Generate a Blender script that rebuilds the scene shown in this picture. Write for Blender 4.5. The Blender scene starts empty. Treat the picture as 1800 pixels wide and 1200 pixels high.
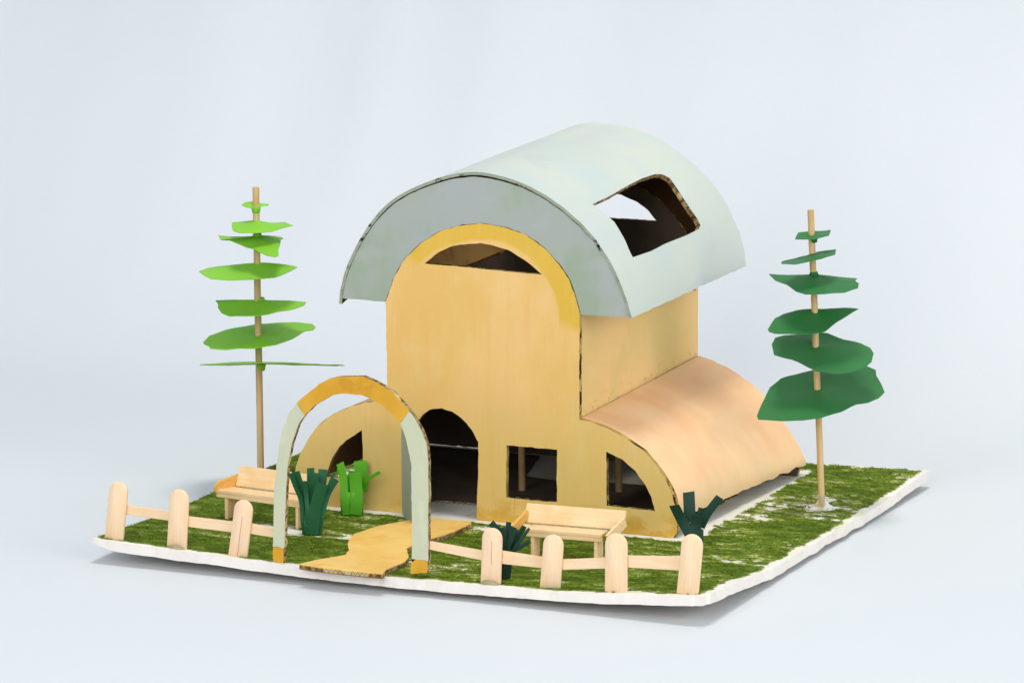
import bpy, bmesh, math, random
import numpy as np
from mathutils import Vector, Matrix, noise
from mathutils.geometry import tessellate_polygon

random.seed(7)
rng = np.random.default_rng(11)
scene = bpy.context.scene
CM = 0.01                      # everything below is written in centimetres

# ------------------------------------------------------------------ camera
cam = bpy.data.cameras.new("camera")
cam_ob = bpy.data.objects.new("camera", cam)
scene.collection.objects.link(cam_ob)
cam.sensor_width = 36.0
cam.lens = 180.0
cam.clip_start = 0.05
cam.clip_end = 60.0
R_ = Vector((0.91896371, 0.39433267, -0.00272823))
U_ = Vector((-0.07084592, 0.17189923, 0.98256374))
F_ = Vector((-0.38792596, 0.90274714, -0.18590602))
M = Matrix((R_, U_, -F_)).transposed().to_4x4()
M.translation = Vector((99.05395439, -215.496445, 53.05624557)) * CM
cam_ob.matrix_world = M
scene.camera = cam_ob

# ------------------------------------------------------------------ world and lamps
world = bpy.data.worlds.new("World")
scene.world = world
world.use_nodes = True
bg = world.node_tree.nodes["Background"]
bg.inputs[0].default_value = (0.60, 0.755, 1.0, 1)
bg.inputs[1].default_value = 0.62

def area_lamp(name, loc, target, size, power, color):
    l = bpy.data.lights.new(name, 'AREA')
    l.shape = 'DISK'; l.size = size * CM; l.energy = power; l.color = color
    o = bpy.data.objects.new(name, l)
    scene.collection.objects.link(o)
    o.location = Vector(loc) * CM
    o.rotation_euler = (Vector(target) - Vector(loc)).to_track_quat('-Z', 'Y').to_euler()
    return o
area_lamp("overhead_softbox", (14, -8, 170), (5, 2, 0), 42, 13.0, (1.0, 0.96, 0.90))
area_lamp("side_softbox", (212, -75, 74), (5, 4, 8), 130, 19.5, (1.0, 0.96, 0.90))
area_lamp("front_softbox", (20, -230, 105), (0, 0, 8), 160, 29.0, (1.0, 0.96, 0.91))

scene.view_settings.view_transform = 'Standard'
scene.view_settings.look = 'None'
scene.view_settings.exposure = 0.0
scene.view_settings.gamma = 1.0

# measured outlines, in centimetres in the model's own axes (x along the front, y into depth, z up)
DATA = {
  'wing_right': [(14.74,0.3),(14.74,0.7),(14.68,1.23),(14.51,2.03),(14.17,2.73),(13.68,3.39),(13.11,3.99),(12.26,4.48),(11.41,4.87),(10.55,5.13),(9.84,5.23)],
  'gable_arc': [(9.87,10.18),(9.7,10.87),(9.33,11.81),(8.81,12.49),(8.06,13.21),(7.16,13.75),(6.15,14.04),(5.0,14.15),(3.96,14.02),(2.79,13.64),(1.77,12.98),(0.97,12.19),(0.44,11.32),(0.11,10.45),(-0.01,10.09)],
  'wing_left': [(0.04,5.43),(-0.7,5.27),(-1.19,5.17),(-1.84,4.97),(-2.55,4.64),(-3.06,4.32),(-3.66,3.82),(-4.16,3.17),(-4.5,2.53),(-4.8,1.84),(-4.89,1.09)],
  'door_hole': [(0.8,-0.01),(0.85,3.08),(0.91,3.69),(1.06,3.97),(1.33,4.27),(1.65,4.57),(1.89,4.89),(2.19,5.1),(2.83,5.22),(3.36,5.11),(3.77,4.9),(4.11,4.6),(4.4,4.29),(4.64,3.87),(4.72,3.77),(4.69,2.02),(4.62,0.01)],
  'square_hole': [(6.15,3.72),(8.72,3.71),(8.71,1.21),(7.44,1.19),(6.14,1.21)],
  'right_hole': [(11.21,3.81),(11.98,3.52),(12.66,3.03),(13.12,2.45),(13.46,1.86),(13.65,1.2),(12.47,1.23),(11.23,1.26)],
  'left_hole': [(-1.31,3.85),(-1.26,2.59),(-1.27,1.39),(-2.25,1.39),(-3.24,1.42),(-3.09,1.83),(-2.96,2.15),(-2.75,2.56),(-2.48,2.95),(-2.15,3.28),(-1.7,3.56)],
  'gable_hole': [(2.0,12.07),(2.79,12.69),(3.28,12.94),(3.84,13.08),(4.86,13.23),(5.63,13.14),(6.41,12.93),(7.17,12.55),(7.98,11.93),(6.46,11.96),(5.02,12.0),(3.57,12.05)],
  'roof_front': [(12.48,10.23),(12.28,10.82),(11.97,11.64),(11.6,12.44),(11.09,13.23),(10.46,14.02),(9.7,14.69),(8.82,15.32),(7.82,15.86),(6.92,16.22),(5.9,16.45),(4.86,16.58),(3.85,16.48),(2.95,16.25),(1.79,15.81),(0.61,15.2),(-0.3,14.41),(-1.1,13.39),(-1.76,12.26),(-2.19,11.28),(-2.45,10.12)],
  'roof_back': [(12.43,10.24),(12.42,10.44),(12.15,11.54),(11.76,12.53),(11.22,13.48),(10.56,14.31),(9.76,15.02),(8.83,15.64),(7.77,16.23),(6.71,16.62),(5.23,16.79),(3.63,16.8)],
  'wing_back': [(9.89,5.54),(10.73,5.29),(11.78,4.88),(12.68,4.27),(13.27,3.83),(14.32,2.6),(14.89,1.74),(15.42,0.78),(15.46,0.53)],
  'skylight': [(0.827,2.61),(0.833,4.69),(0.858,7.39),(0.867,9.17),(0.858,10.71),(0.837,11.24),(0.785,11.55),(0.695,11.25),(0.598,11.03),(0.505,10.99),(0.434,11.1),(0.387,11.07),(0.367,10.67),(0.361,9.03),(0.364,6.43),(0.355,4.6),(0.364,2.4),(0.425,2.49),(0.492,2.67),(0.553,2.75),(0.637,2.91),(0.715,2.77),(0.796,2.67)],
  'arch_out': [(-0.26,0.17),(-0.24,1.1),(-0.16,3.48),(-0.03,4.54),(0.13,5.63),(0.25,6.16),(0.61,7.05),(1.03,7.56),(1.6,8.08),(2.14,8.5),(2.54,8.73),(3.08,8.91),(3.7,8.97),(4.35,9.01),(4.82,8.87),(5.32,8.65),(5.79,8.39),(6.19,8.01),(6.59,7.61),(6.84,7.31),(7.14,6.8),(7.4,6.21),(7.47,5.54),(7.49,4.59),(7.46,0.99),(7.38,0.31)],
  'arch_in': [(0.26,0.06),(0.32,0.88),(0.44,3.53),(0.54,4.74),(0.66,5.23),(0.75,5.63),(0.91,6.11),(1.1,6.57),(1.39,7.01),(1.91,7.52),(2.39,7.82),(2.84,8.06),(3.27,8.17),(3.77,8.18),(4.31,8.15),(4.81,7.98),(5.31,7.76),(5.78,7.35),(6.13,7.05),(6.41,6.31),(6.58,5.58),(6.66,5.01),(6.65,4.39),(6.67,2.49),(6.65,0.74),(6.59,0.18)],
  'posts': [((-8.55,-11.62,0.55),(-8.21,-11.63,3.09),0.93),((-5.28,-11.69,0.29),(-5.08,-11.69,3.02),0.97),((-2.14,-11.76,0.2),(-1.75,-11.76,2.81),0.92),((10.53,-12.03,0.14),(10.63,-12.03,2.65),0.95),((13.42,-12.09,0.25),(13.62,-12.09,2.62),0.95),((16.61,-12.16,0.36),(16.61,-12.16,2.96),1.04),((20.0,-12.23,0.62),(20.26,-12.24,3.25),0.99)],
  'rails': [[(-8.18,-11.43,2.01),(-5.49,-11.48,1.88),(-5.5,-11.48,1.45),(-8.25,-11.42,1.55)],[(-4.91,-11.5,1.75),(-2.19,-11.55,1.7),(-2.19,-11.55,1.2),(-4.91,-11.5,1.27)],[(-1.66,-11.57,1.72),(-0.27,-11.6,1.58),(-0.28,-11.6,1.16),(-1.67,-11.57,1.24)],[(7.27,-11.76,1.73),(10.26,-11.82,1.51),(10.26,-11.82,1.06),(7.26,-11.76,1.36)],[(10.68,-11.83,1.63),(13.17,-11.88,1.5),(13.17,-11.88,1.01),(10.68,-11.83,1.02)],[(13.73,-11.9,1.46),(16.25,-11.95,1.8),(16.25,-11.95,1.31),(13.72,-11.9,1.0)],[(16.79,-11.96,1.94),(19.88,-12.03,2.18),(19.88,-12.03,1.54),(16.79,-11.96,1.42)]],
  'path': [(1.42,-12.66),(1.7,-11.81),(2.12,-10.9),(2.5,-10.13),(2.26,-9.12),(1.75,-8.2),(1.45,-7.45),(1.07,-6.08),(1.21,-4.99),(1.44,-3.86),(1.78,-3.2),(2.17,-2.38),(2.42,-1.49),(2.81,-1.46),(3.9,-1.54),(5.01,-1.55),(5.15,-1.8),(5.14,-2.72),(5.11,-3.63),(4.96,-4.59),(4.76,-5.56),(4.62,-6.38),(4.47,-7.2),(4.54,-7.8),(4.8,-8.31),(5.32,-9.33),(5.55,-10.22),(5.54,-10.95),(5.44,-11.96),(5.62,-12.84),(4.73,-12.85),(3.6,-12.84),(2.47,-12.83)],
  'tree_light': {'base':(-8.53,3.82,0.0),'top':(-8.6,3.79,14.496),'discs':[((-8.604,3.788,13.609),[(-9.254,3.549,13.618),(-9.251,3.906,13.7),(-8.955,4.209,13.74),(-8.534,4.102,13.674),(-8.073,4.154,13.64),(-8.075,3.976,13.6),(-8.392,3.807,13.592),(-8.406,3.624,13.552),(-8.809,3.453,13.552),(-8.997,3.445,13.569)]),((-8.588,3.795,12.842),[(-9.618,3.184,12.803),(-9.375,2.689,12.666),(-9.089,2.285,12.545),(-8.736,2.225,12.497),(-7.991,2.504,12.487),(-7.33,2.957,12.526),(-7.052,3.599,12.646),(-6.736,4.013,12.71),(-7.623,4.93,12.652),(-8.251,5.101,12.536),(-9.025,4.911,12.499),(-9.742,4.568,12.508),(-9.954,4.299,12.555),(-9.888,3.883,12.672)]),((-8.56,3.807,12.074),[(-10.755,3.989,12.014),(-10.462,3.756,11.961),(-9.337,3.127,11.834),(-8.135,2.475,11.705),(-7.086,1.825,11.569),(-6.57,1.664,11.548),(-6.467,1.844,11.606),(-6.817,2.514,11.785),(-6.955,3.015,11.924),(-8.181,5.689,11.799),(-8.378,6.295,11.627),(-8.572,6.326,11.57),(-8.832,5.892,11.587),(-9.146,4.831,11.716),(-9.569,3.666,11.837),(-10.185,3.11,11.961)]),((-8.501,3.833,10.752),[(-10.695,1.743,10.566),(-10.153,1.308,10.458),(-9.679,1.095,10.391),(-8.881,1.265,10.363),(-7.769,1.691,10.354),(-6.978,2.477,10.427),(-6.642,3.612,10.587),(-6.596,4.132,10.668),(-7.318,5.185,10.529),(-8.31,5.581,10.313),(-9.398,5.484,10.215),(-10.476,4.979,10.227),(-11.159,4.543,10.264),(-11.357,4.112,10.355)]),((-8.46,3.85,8.927),[(-10.508,3.1,8.952),(-10.214,2.776,8.864),(-9.971,2.283,8.747),(-9.555,1.83,8.624),(-9.008,1.618,8.537),(-8.307,1.839,8.521),(-7.435,2.464,8.57),(-6.709,3.398,8.691),(-6.315,4.269,8.828),(-6.391,4.647,8.909),(-6.649,5.047,8.816),(-7.51,5.264,8.662),(-8.65,5.293,8.525),(-9.689,5.057,8.47),(-10.337,4.712,8.487),(-10.586,4.232,8.586),(-10.582,3.706,8.725),(-10.428,3.274,8.856)]),((-8.454,3.853,7.205),[(-10.672,2.033,7.065),(-10.767,2.88,7.208),(-10.409,3.963,7.359),(-9.579,5.005,7.47),(-8.704,5.66,7.515),(-7.745,6.145,7.527),(-6.859,6.312,7.492),(-6.534,6.0,7.419),(-6.484,5.613,7.353),(-6.733,5.265,7.314),(-6.915,4.096,7.137),(-7.299,3.051,6.995),(-8.068,2.208,6.912),(-9.242,1.595,6.894),(-9.971,1.368,6.908),(-10.139,1.617,6.96),(-10.491,1.789,7.012)]),((-8.468,3.846,5.86),[(-4.736,5.45,5.754),(-5.38,6.358,5.539),(-6.252,6.964,5.369),(-7.483,7.094,5.273),(-8.688,6.997,5.223),(-9.89,6.747,5.206),(-10.857,6.346,5.186),(-11.619,5.599,5.247),(-11.949,4.583,5.396),(-11.642,3.6,5.599),(-11.195,2.675,5.807),(-10.618,1.864,6.007),(-10.043,1.069,6.204),(-9.091,0.531,6.39),(-7.984,0.397,6.519),(-6.951,0.752,6.556),(-5.963,1.547,6.456),(-5.264,2.458,6.316),(-4.74,3.415,6.156),(-4.622,4.374,5.973)])]},
  'tree_dark': {'base':(18.64,8.95,-0.05),'top':(18.038,8.691,14.289),'discs':[((18.16,8.744,13.106),[(17.62,7.737,13.032),(17.337,8.923,13.158),(17.953,9.39,13.178),(18.615,9.929,13.202),(18.842,9.029,13.106),(18.447,8.031,13.026),(17.97,7.832,13.026)]),((18.108,8.721,12.16),[(17.149,7.17,12.003),(17.518,7.961,12.071),(18.033,9.194,12.172),(18.9,9.849,12.283),(19.295,8.666,12.272),(18.997,7.667,12.202),(18.382,6.723,12.103),(18.073,6.446,12.062),(17.301,6.758,12.0)]),((18.199,8.76,11.172),[(16.258,7.915,11.245),(16.752,7.443,11.079),(17.397,7.192,10.94),(18.066,6.681,10.742),(18.585,6.575,10.651),(19.379,7.025,10.644),(20.101,7.679,10.689),(20.532,8.388,10.785),(20.402,8.908,10.914),(20.147,9.087,10.986),(19.869,10.15,10.919),(19.614,10.526,10.795),(18.833,10.631,10.703),(17.882,10.512,10.66),(17.015,10.232,10.668),(16.715,9.827,10.757),(16.579,9.096,10.949),(16.287,8.526,11.084)]),((18.272,8.792,9.389),[(16.758,6.467,8.89),(16.727,7.546,9.216),(16.923,8.136,9.367),(17.422,8.658,9.459),(18.438,9.286,9.516),(19.37,9.766,9.539),(20.046,9.882,9.487),(19.745,9.105,9.294),(19.504,8.244,9.068),(19.291,7.316,8.818),(18.886,6.922,8.752),(18.072,6.522,8.737),(17.223,6.218,8.756),(16.878,6.294,8.823)]),((18.38,8.838,7.748),[(16.299,8.242,7.848),(16.261,8.826,8.048),(16.563,9.137,8.109),(17.924,9.975,8.194),(18.43,10.111,8.167),(19.332,9.918,7.972),(20.173,9.884,7.84),(20.729,9.678,7.691),(21.032,9.288,7.517),(21.17,8.625,7.276),(20.995,7.961,7.079),(20.519,7.375,6.951),(19.862,6.918,6.893),(19.069,6.838,6.98),(18.271,7.14,7.196),(17.655,7.316,7.343),(16.704,7.455,7.526)]),((18.456,8.871,5.677),[(16.525,5.687,4.89),(16.399,6.646,5.229),(16.262,8.121,5.742),(16.469,9.058,6.026),(17.051,9.745,6.172),(17.652,10.389,6.3),(18.941,10.675,6.211),(19.826,11.7,6.427),(20.369,11.54,6.295),(20.553,11.099,6.121),(21.007,10.517,5.861),(21.403,9.863,5.586),(21.296,9.307,5.415),(21.002,8.775,5.279),(20.52,8.393,5.221),(20.061,7.564,5.01),(19.41,6.708,4.817),(18.649,6.159,4.743),(17.698,5.756,4.745),(16.707,5.386,4.763)])]},
  'plant_a': {'base':(-1.246,-5.741,-0.055),'r':0.48,'h':0.89,'leaves':[([(-1.315,-6.216,0.093),(-1.442,-6.271,0.662),(-1.586,-6.141,1.65),(-1.745,-6.355,2.328),(-1.913,-6.572,3.016)],0.21),([(-1.481,-5.842,0.84),(-1.547,-5.907,1.606),(-1.658,-5.991,2.154),(-1.868,-6.117,3.015)],0.39),([(-1.153,-6.255,0.115),(-1.186,-6.269,1.17),(-1.31,-6.15,1.945),(-1.33,-6.213,2.631)],0.22),([(-1.412,-5.486,1.206),(-1.445,-5.391,2.267),(-1.481,-5.298,3.057)],0.34),([(-1.233,-5.681,1.045),(-1.16,-5.65,2.127),(-1.114,-5.63,2.926)],0.36),([(-1.091,-5.294,1.41),(-0.99,-5.114,2.412),(-0.99,-4.978,2.969)],0.42),([(-0.977,-6.211,0.121),(-0.963,-6.205,0.311),(-0.838,-6.137,1.389),(-0.519,-6.082,2.565)],0.56),([(-0.823,-6.005,0.091),(-0.673,-5.94,0.93),(-0.508,-5.587,1.953),(-0.093,-5.463,2.675)],0.33),([(-0.807,-5.335,1.551),(-0.578,-5.182,2.351),(-0.387,-5.045,2.837)],0.13),([(-1.176,-6.254,0.113),(-1.22,-6.273,0.628),(-1.269,-5.969,1.317),(-1.136,-5.912,2.56)],0.33)],'fh':(-0.395,0.919,0.0)},
  'plant_b': {'base':(-1.316,-1.177,-0.071),'r':0.55,'h':1.17,'leaves':[([(-1.317,-1.748,0.118),(-1.386,-1.777,0.774),(-1.531,-1.623,1.829),(-1.663,-1.707,2.56)],0.36),([(-1.093,-0.646,1.008),(-1.107,-0.57,1.984),(-1.145,-0.505,2.474)],0.62),([(-0.919,-1.629,0.127),(-0.864,-1.605,0.673),(-0.938,-1.504,1.58),(-0.963,-1.515,2.118)],0.58),([(-1.56,-1.173,1.021),(-1.755,-1.311,1.748),(-1.913,-1.433,2.188)],0.13),([(-0.885,-0.774,1.052),(-0.708,-0.698,1.547),(-0.548,-0.629,1.822)],0.12),([(-0.823,-0.965,1.426),(-0.482,-0.927,1.777),(0.007,-0.826,2.094)],0.17),([(-1.604,-1.083,0.778),(-1.561,-1.01,1.373),(-1.579,-0.963,1.803)],0.33),([(-1.511,-0.771,0.888),(-1.517,-0.746,1.489),(-1.474,-0.7,2.007)],0.39)],'fh':(-0.395,0.919,0.0)},
  'plant_c': {'base':(10.702,-10.745,0.055),'r':0.24,'h':0.8,'leaves':[([(10.749,-11.034,0.171),(10.731,-11.042,1.404),(10.506,-11.101,2.264),(10.248,-11.267,2.718)],0.31),([(10.675,-10.539,1.334),(10.688,-10.479,1.931),(10.74,-10.402,2.606)],0.24),([(10.881,-10.978,0.17),(10.906,-10.967,1.447),(11.088,-10.905,2.057),(11.206,-10.909,2.523)],0.27),([(10.871,-10.672,1.38),(11.184,-10.538,1.901),(11.504,-10.4,2.485)],0.24),([(10.92,-10.903,0.158),(11.184,-10.864,1.449),(11.516,-10.776,1.937),(11.855,-10.685,2.476)],0.13),([(10.92,-10.903,0.158),(11.04,-10.852,1.26),(11.456,-10.693,1.61),(11.865,-10.572,1.881)],0.21),([(10.519,-10.497,1.312),(10.333,-10.468,2.028),(10.209,-10.413,2.354)],0.23),([(10.713,-10.413,1.311),(11.007,-10.233,2.038),(11.085,-10.145,2.113)],0.28),([(10.731,-11.033,0.169),(10.737,-11.111,1.419),(10.808,-11.162,2.086),(10.78,-11.255,2.537)],0.25)],'fh':(-0.395,0.919,0.0)},
  'plant_d': {'base':(16.379,-2.03,0.07),'r':0.42,'h':0.96,'leaves':[([(16.408,-2.501,0.231),(16.362,-2.521,0.827),(15.945,-2.544,1.541),(15.673,-2.769,2.229)],0.49),([(16.126,-1.921,1.303),(16.041,-1.795,2.079),(15.957,-1.668,2.644)],0.54),([(16.646,-1.916,1.098),(16.969,-1.832,1.793),(17.496,-1.659,2.529)],0.39),([(16.454,-1.672,1.279),(16.518,-1.59,1.579),(16.594,-1.503,1.904)],0.39),([(16.56,-2.479,0.24),(16.56,-2.479,0.711),(16.604,-2.396,1.319),(16.663,-2.453,1.783)],0.53)],'fh':(-0.395,0.919,0.0)},
}

# ------------------------------------------------------------------ small helpers
def lin(h):
    h = h.lstrip('#')
    out = []
    for i in (0, 2, 4):
        c = int(h[i:i+2], 16) / 255
        out.append(c / 12.92 if c <= 0.04045 else ((c + 0.055) / 1.055) ** 2.4)
    return (*out, 1.0)

class Nodes:
    """Short hand for building one procedural material; coordinates in centimetres."""
    def __init__(self, name, offset=(0, 0, 0)):
        self.m = bpy.data.materials.new(name)
        self.m.use_nodes = True
        self.t = self.m.node_tree
        self.b = self.t.nodes["Principled BSDF"]
        tc = self.t.nodes.new('ShaderNodeTexCoord')
        mp = self.t.nodes.new('ShaderNodeMapping')
        mp.inputs['Scale'].default_value = (100, 100, 100)
        mp.inputs['Location'].default_value = offset
        self.t.links.new(tc.outputs['Object'], mp.inputs['Vector'])
        self.co = mp.outputs['Vector']
        sp = self.t.nodes.new('ShaderNodeSeparateXYZ')
        self.t.links.new(self.co, sp.inputs[0])
        self.x, self.y, self.z = sp.outputs
    def _in(self, sock, v):
        if isinstance(v, (int, float)): sock.default_value = v
        elif isinstance(v, tuple): sock.default_value = v
        else: self.t.links.new(v, sock)
    def math(self, op, a, b=0.0, c=None):
        n = self.t.nodes.new('ShaderNodeMath'); n.operation = op
        self._in(n.inputs[0], a); self._in(n.inputs[1], b)
        if c is not None: self._in(n.inputs[2], c)
        return n.outputs[0]
    def noise(self, scale=(1, 1, 1), detail=3.0, rough=0.55, seed=0.0, dist=0.0):
        mp = self.t.nodes.new('ShaderNodeMapping')
        mp.inputs['Scale'].default_value = scale
        mp.inputs['Location'].default_value = (seed * 3.1, seed * 1.7, seed * 2.3)
        self.t.links.new(self.co, mp.inputs[0])
        n = self.t.nodes.new('ShaderNodeTexNoise')
        n.inputs['Scale'].default_value = 1.0
        n.inputs['Detail'].default_value = detail
        n.inputs['Roughness'].default_value = rough
        n.inputs['Distortion'].default_value = dist
        self.t.links.new(mp.outputs[0], n.inputs['Vector'])
        return n.outputs['Fac']
    def step(self, v, lo, hi, a=0.0, b=1.0):
        n = self.t.nodes.new('ShaderNodeMapRange'); n.interpolation_type = 'SMOOTHSTEP'
        self._in(n.inputs[0], v)
        for i, k in enumerate((lo, hi, a, b)): n.inputs[i + 1].default_value = k
        return n.outputs[0]
    def mix(self, fac, a, b):
        n = self.t.nodes.new('ShaderNodeMix'); n.data_type = 'RGBA'
        self._in(n.inputs[0], fac)
        for i, v in ((6, a), (7, b)):
            if isinstance(v, str): v = lin(v)
            self._in(n.inputs[i], v)
        return n.outputs[2]
    def finish(self, color, rough=0.7, bump=None, strength=0.2, dist=0.02, spec=0.3):
        if isinstance(color, str): color = lin(color)
        self._in(self.b.inputs['Base Color'], color)
        self._in(self.b.inputs['Roughness'], rough)
        self.b.inputs['Specular IOR Level'].default_value = spec
        if bump is not None:
            n = self.t.nodes.new('ShaderNodeBump')
            n.inputs['Strength'].default_value = strength
            n.inputs['Distance'].default_value = dist * CM
            self._in(n.inputs['Height'], bump)
            self.t.links.new(n.outputs[0], self.b.inputs['Normal'])
        return self.m

HOUSE = (4.9, 7.5, 0.0)

def mat_front():
    n = Nodes("cream_yellow_paint", HOUSE)
    big = n.noise((.22, .22, .16), 3, .5, 1)
    c = n.mix(n.step(big, .38, .62), '#edc178', '#e7ba69')
    streak = n.noise((1.3, 1.3, .13), 4, .6, 2)
    c = n.mix(n.step(streak, .52, .72, 0, .5), c, '#ebb266')
    pale = n.noise((.35, .35, .3), 4, .6, 9, .4)
    c = n.mix(n.step(pale, .52, .80, 0, .35), c, '#eed59c')
    zz = n.math('ADD', n.z, n.math('MULTIPLY', n.noise((.3, .3, .25), 3, .5, 3), 5.0))
    low = n.step(zz, 9.6, 5.2)
    olive = n.mix(n.noise((.5, .5, .4), 3, .5, 4), '#ddbd60', '#d1bc6e')
    c = n.mix(n.math('MULTIPLY', low, .52), c, olive)
    # mustard band painted along the gable
    ex = n.math('DIVIDE', n.math('SUBTRACT', n.x, 5.0), 4.95)
    ez = n.math('DIVIDE', n.math('SUBTRACT', n.z, 9.9), 4.25)
    rr = n.math('SQRT', n.math('ADD', n.math('MULTIPLY', ex, ex), n.math('MULTIPLY', ez, ez)))
    rr = n.math('ADD', rr, n.step(n.x, 6.0, 9.0, 0, .05))
    rr = n.math('ADD', rr, n.math('MULTIPLY', n.math('SUBTRACT', n.noise((.7, .7, .7), 2, .5, 5), .5), .10))
    band = n.math('MULTIPLY', n.step(rr, .80, .845), n.step(n.math('ADD', n.z, n.math('MULTIPLY', n.x, .32)), 12.2, 12.9))
    must = n.mix(n.noise((.6, .6, .6), 3, .5, 6), '#dcae38', '#e3bb50')
    c = n.mix(band, c, must)
    # orange runs beside the door and mustard dirt at the foot
    run = n.math('MULTIPLY', n.step(n.noise((2.6, 2.6, .28), 4, .6, 7), .60, .70), n.step(n.z, 3.8, 1.2))
    near = n.math('MULTIPLY', n.step(n.x, 4.3, 5.0), n.step(n.x, 8.2, 7.0))
    c = n.mix(n.math('MULTIPLY', run, n.math('MULTIPLY', near, .75)), c, '#df8f3a')
    foot = n.math('MULTIPLY', n.step(n.z, 1.5, .4), n.step(n.noise((.55, .55, .8), 4, .6, 8), .44, .60))
    c = n.mix(n.math('MULTIPLY', foot, .8), c, '#cf9e28')
    speck = n.math('MULTIPLY', n.step(n.noise((3.2, 3.2, 3.2), 5, .7, 10), .66, .74), n.step(n.z, 3.0, .2, .05, .8))
    c = n.mix(speck, c, '#75702f')
    fine = n.noise((5, 5, .5), 4, .65, 12)
    c = n.mix(n.step(fine, .54, .74, 0, .16), c, '#d9a85c')
    c = n.mix(n.step(fine, .46, .28, 0, .10), c, '#f2dca8')
    h = n.math('ADD', n.noise((9, 9, 3.5), 4, .6, 11), n.math('MULTIPLY', fine, .35))
    return n.finish(c, n.step(h, .5, 1.1, .5, .68), h, .32, .02)

def mat_side():
    n = Nodes("tan_yellow_paint", HOUSE)
    a = n.noise((.2, .16, .35), 3, .5, 21)
    c = n.mix(n.step(a, .36, .62), '#e4c276', '#edc580')
    c = n.mix(n.step(n.noise((.3, .12, .9), 4, .6, 22), .52, .70, 0, .55), c, '#e9bd76')
    g = n.noise((.3, .3, .2), 3, .5, 23)
    c = n.mix(n.math('MULTIPLY', n.step(g, .52, .66), .4), c, '#d3bc6a')
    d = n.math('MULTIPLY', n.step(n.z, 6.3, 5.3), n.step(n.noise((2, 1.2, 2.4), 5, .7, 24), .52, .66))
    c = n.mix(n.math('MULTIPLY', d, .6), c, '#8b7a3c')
    h = n.noise((8, 3, 9), 4, .6, 25)
    return n.finish(c, .6, h, .2, .02)

def mat_wing():
    n = Nodes("peach_paint", HOUSE)
    a = n.noise((.25, .25, .25), 3, .5, 31)
    c = n.mix(n.step(a, .36, .64), '#ebb784', '#f3c896')
    b = n.noise((.5, .10, .3), 3, .5, 32)
    c = n.mix(n.step(b, .42, .74, 0, .45), c, '#f4d29e')
    e = n.noise((.10, .45, .2), 3, .55, 33)
    c = n.mix(n.step(e, .48, .74, 0, .4), c, '#e9ad79')
    c = n.mix(n.step(n.math('ADD', n.z, n.noise((.4, .4, .4), 2, .5, 34)), 3.0, 1.4, 0, .5), c, '#f5d6a0')
    sp = n.step(n.noise((1.6, 1.6, 1.6), 5, .7, 35), .70, .80, 0, .4)
    c = n.mix(sp, c, '#a9784a')
    h = n.noise((7, 4, 7), 4, .6, 36)
    return n.finish(c, .62, h, .2, .02)

def mat_roof():
    n = Nodes("pale_sage_paint", HOUSE)
    a = n.noise((.18, .14, .2), 3, .5, 41)
    c = n.mix(n.step(a, .36, .62), '#bdc4b9', '#c4c8ba')
    c = n.mix(n.step(n.noise((.3, .3, .3), 3, .5, 42), .50, .66, 0, .7), c, '#b9c4bf')
    c = n.mix(n.step(n.noise((.9, .25, .9), 4, .6, 43), .58, .74, 0, .5), c, '#c3c9ba')
    c = n.mix(n.step(n.noise((.35, .35, .35), 2, .5, 44), .62, .72, 0, .4), c, '#b5bdc0')
    c = n.mix(n.step(n.noise((3.0, 3.0, 3.0), 4, .7, 45), .69, .73, 0, .6), c, '#7f8d82')
    h = n.noise((5, 9, 5), 4, .6, 46)
    return n.finish(c, .55, h, .2, .02)

def mat_gable():
    n = Nodes("grey_sage_paint", HOUSE)
    a = n.noise((.28, .28, .22), 3, .5, 51)
    c = n.mix(n.step(a, .38, .60), '#a6aca6', '#a4ac9e')
    c = n.mix(n.step(n.noise((.5, .5, .3), 3, .5, 52), .52, .66, 0, .7), c, '#98a68e')
    c = n.mix(n.step(n.noise((.35, .35, .6), 3, .5, 53), .54, .68, 0, .6), c, '#acb0aa')
    h = n.noise((8, 8, 4), 4, .6, 54)
    return n.finish(c, .62, h, .2, .02)

def mat_flat(name, cols, seed, sc=(.5, .5, .35), rough=.62, bump=(8, 8, 4), spec=.3):
    n = Nodes(name)
    c = n.mix(n.step(n.noise(sc, 3, .55, seed), .36, .64), cols[0], cols[1])
    if len(cols) > 2:
        c = n.mix(n.step(n.noise(tuple(2.2 * v for v in sc), 4, .6, seed + .5), .54, .68, 0, .8), c, cols[2])
    h = n.noise(bump, 4, .6, seed + .7)
    return n.finish(c, rough, h, .22, .02, spec)

def mat_kraft():
    n = Nodes("raw_cardboard")
    c = n.mix(n.step(n.noise((.4, .4, .4), 3, .5, 61), .4, .6), '#9a744a', '#83603a')
    h = n.noise((.6, 14, 14), 3, .6, 62)
    return n.finish(c, .85, h, .25, .02, .15)

def mat_edge():
    n = Nodes("cut_cardboard_edge")
    v = n.noise((4.5, 4.5, 4.5), 3, .7, 63)
    c = n.mix(n.step(v, .42, .58), '#55422b', '#a58a5c')
    c = n.mix(n.step(n.noise((1.1, 1.1, 1.1), 3, .6, 64), .55, .62, 0, .8), c, '#cbb98a')
    return n.finish(c, .9, v, .7, .06, .1)

def mat_painted_edge(name, cols, seed, dark=.58):
    n = Nodes(name)
    c = n.mix(n.noise((1, 1, 1), 2, .5, seed), cols[0], cols[1])
    gap = n.math('MULTIPLY', n.step(n.noise((2.2, 2.2, 2.2), 4, .65, seed + 1), dark - .05, dark + .03), n.step(n.noise((.5, .5, .5), 2, .5, seed + 2), .42, .56, .25, 1))
    c = n.mix(gap, c, '#2e261b')
    v = n.noise((6, 6, 6), 3, .6, seed + 3)
    return n.finish(c, .85, v, .6, .05, .1)

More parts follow.
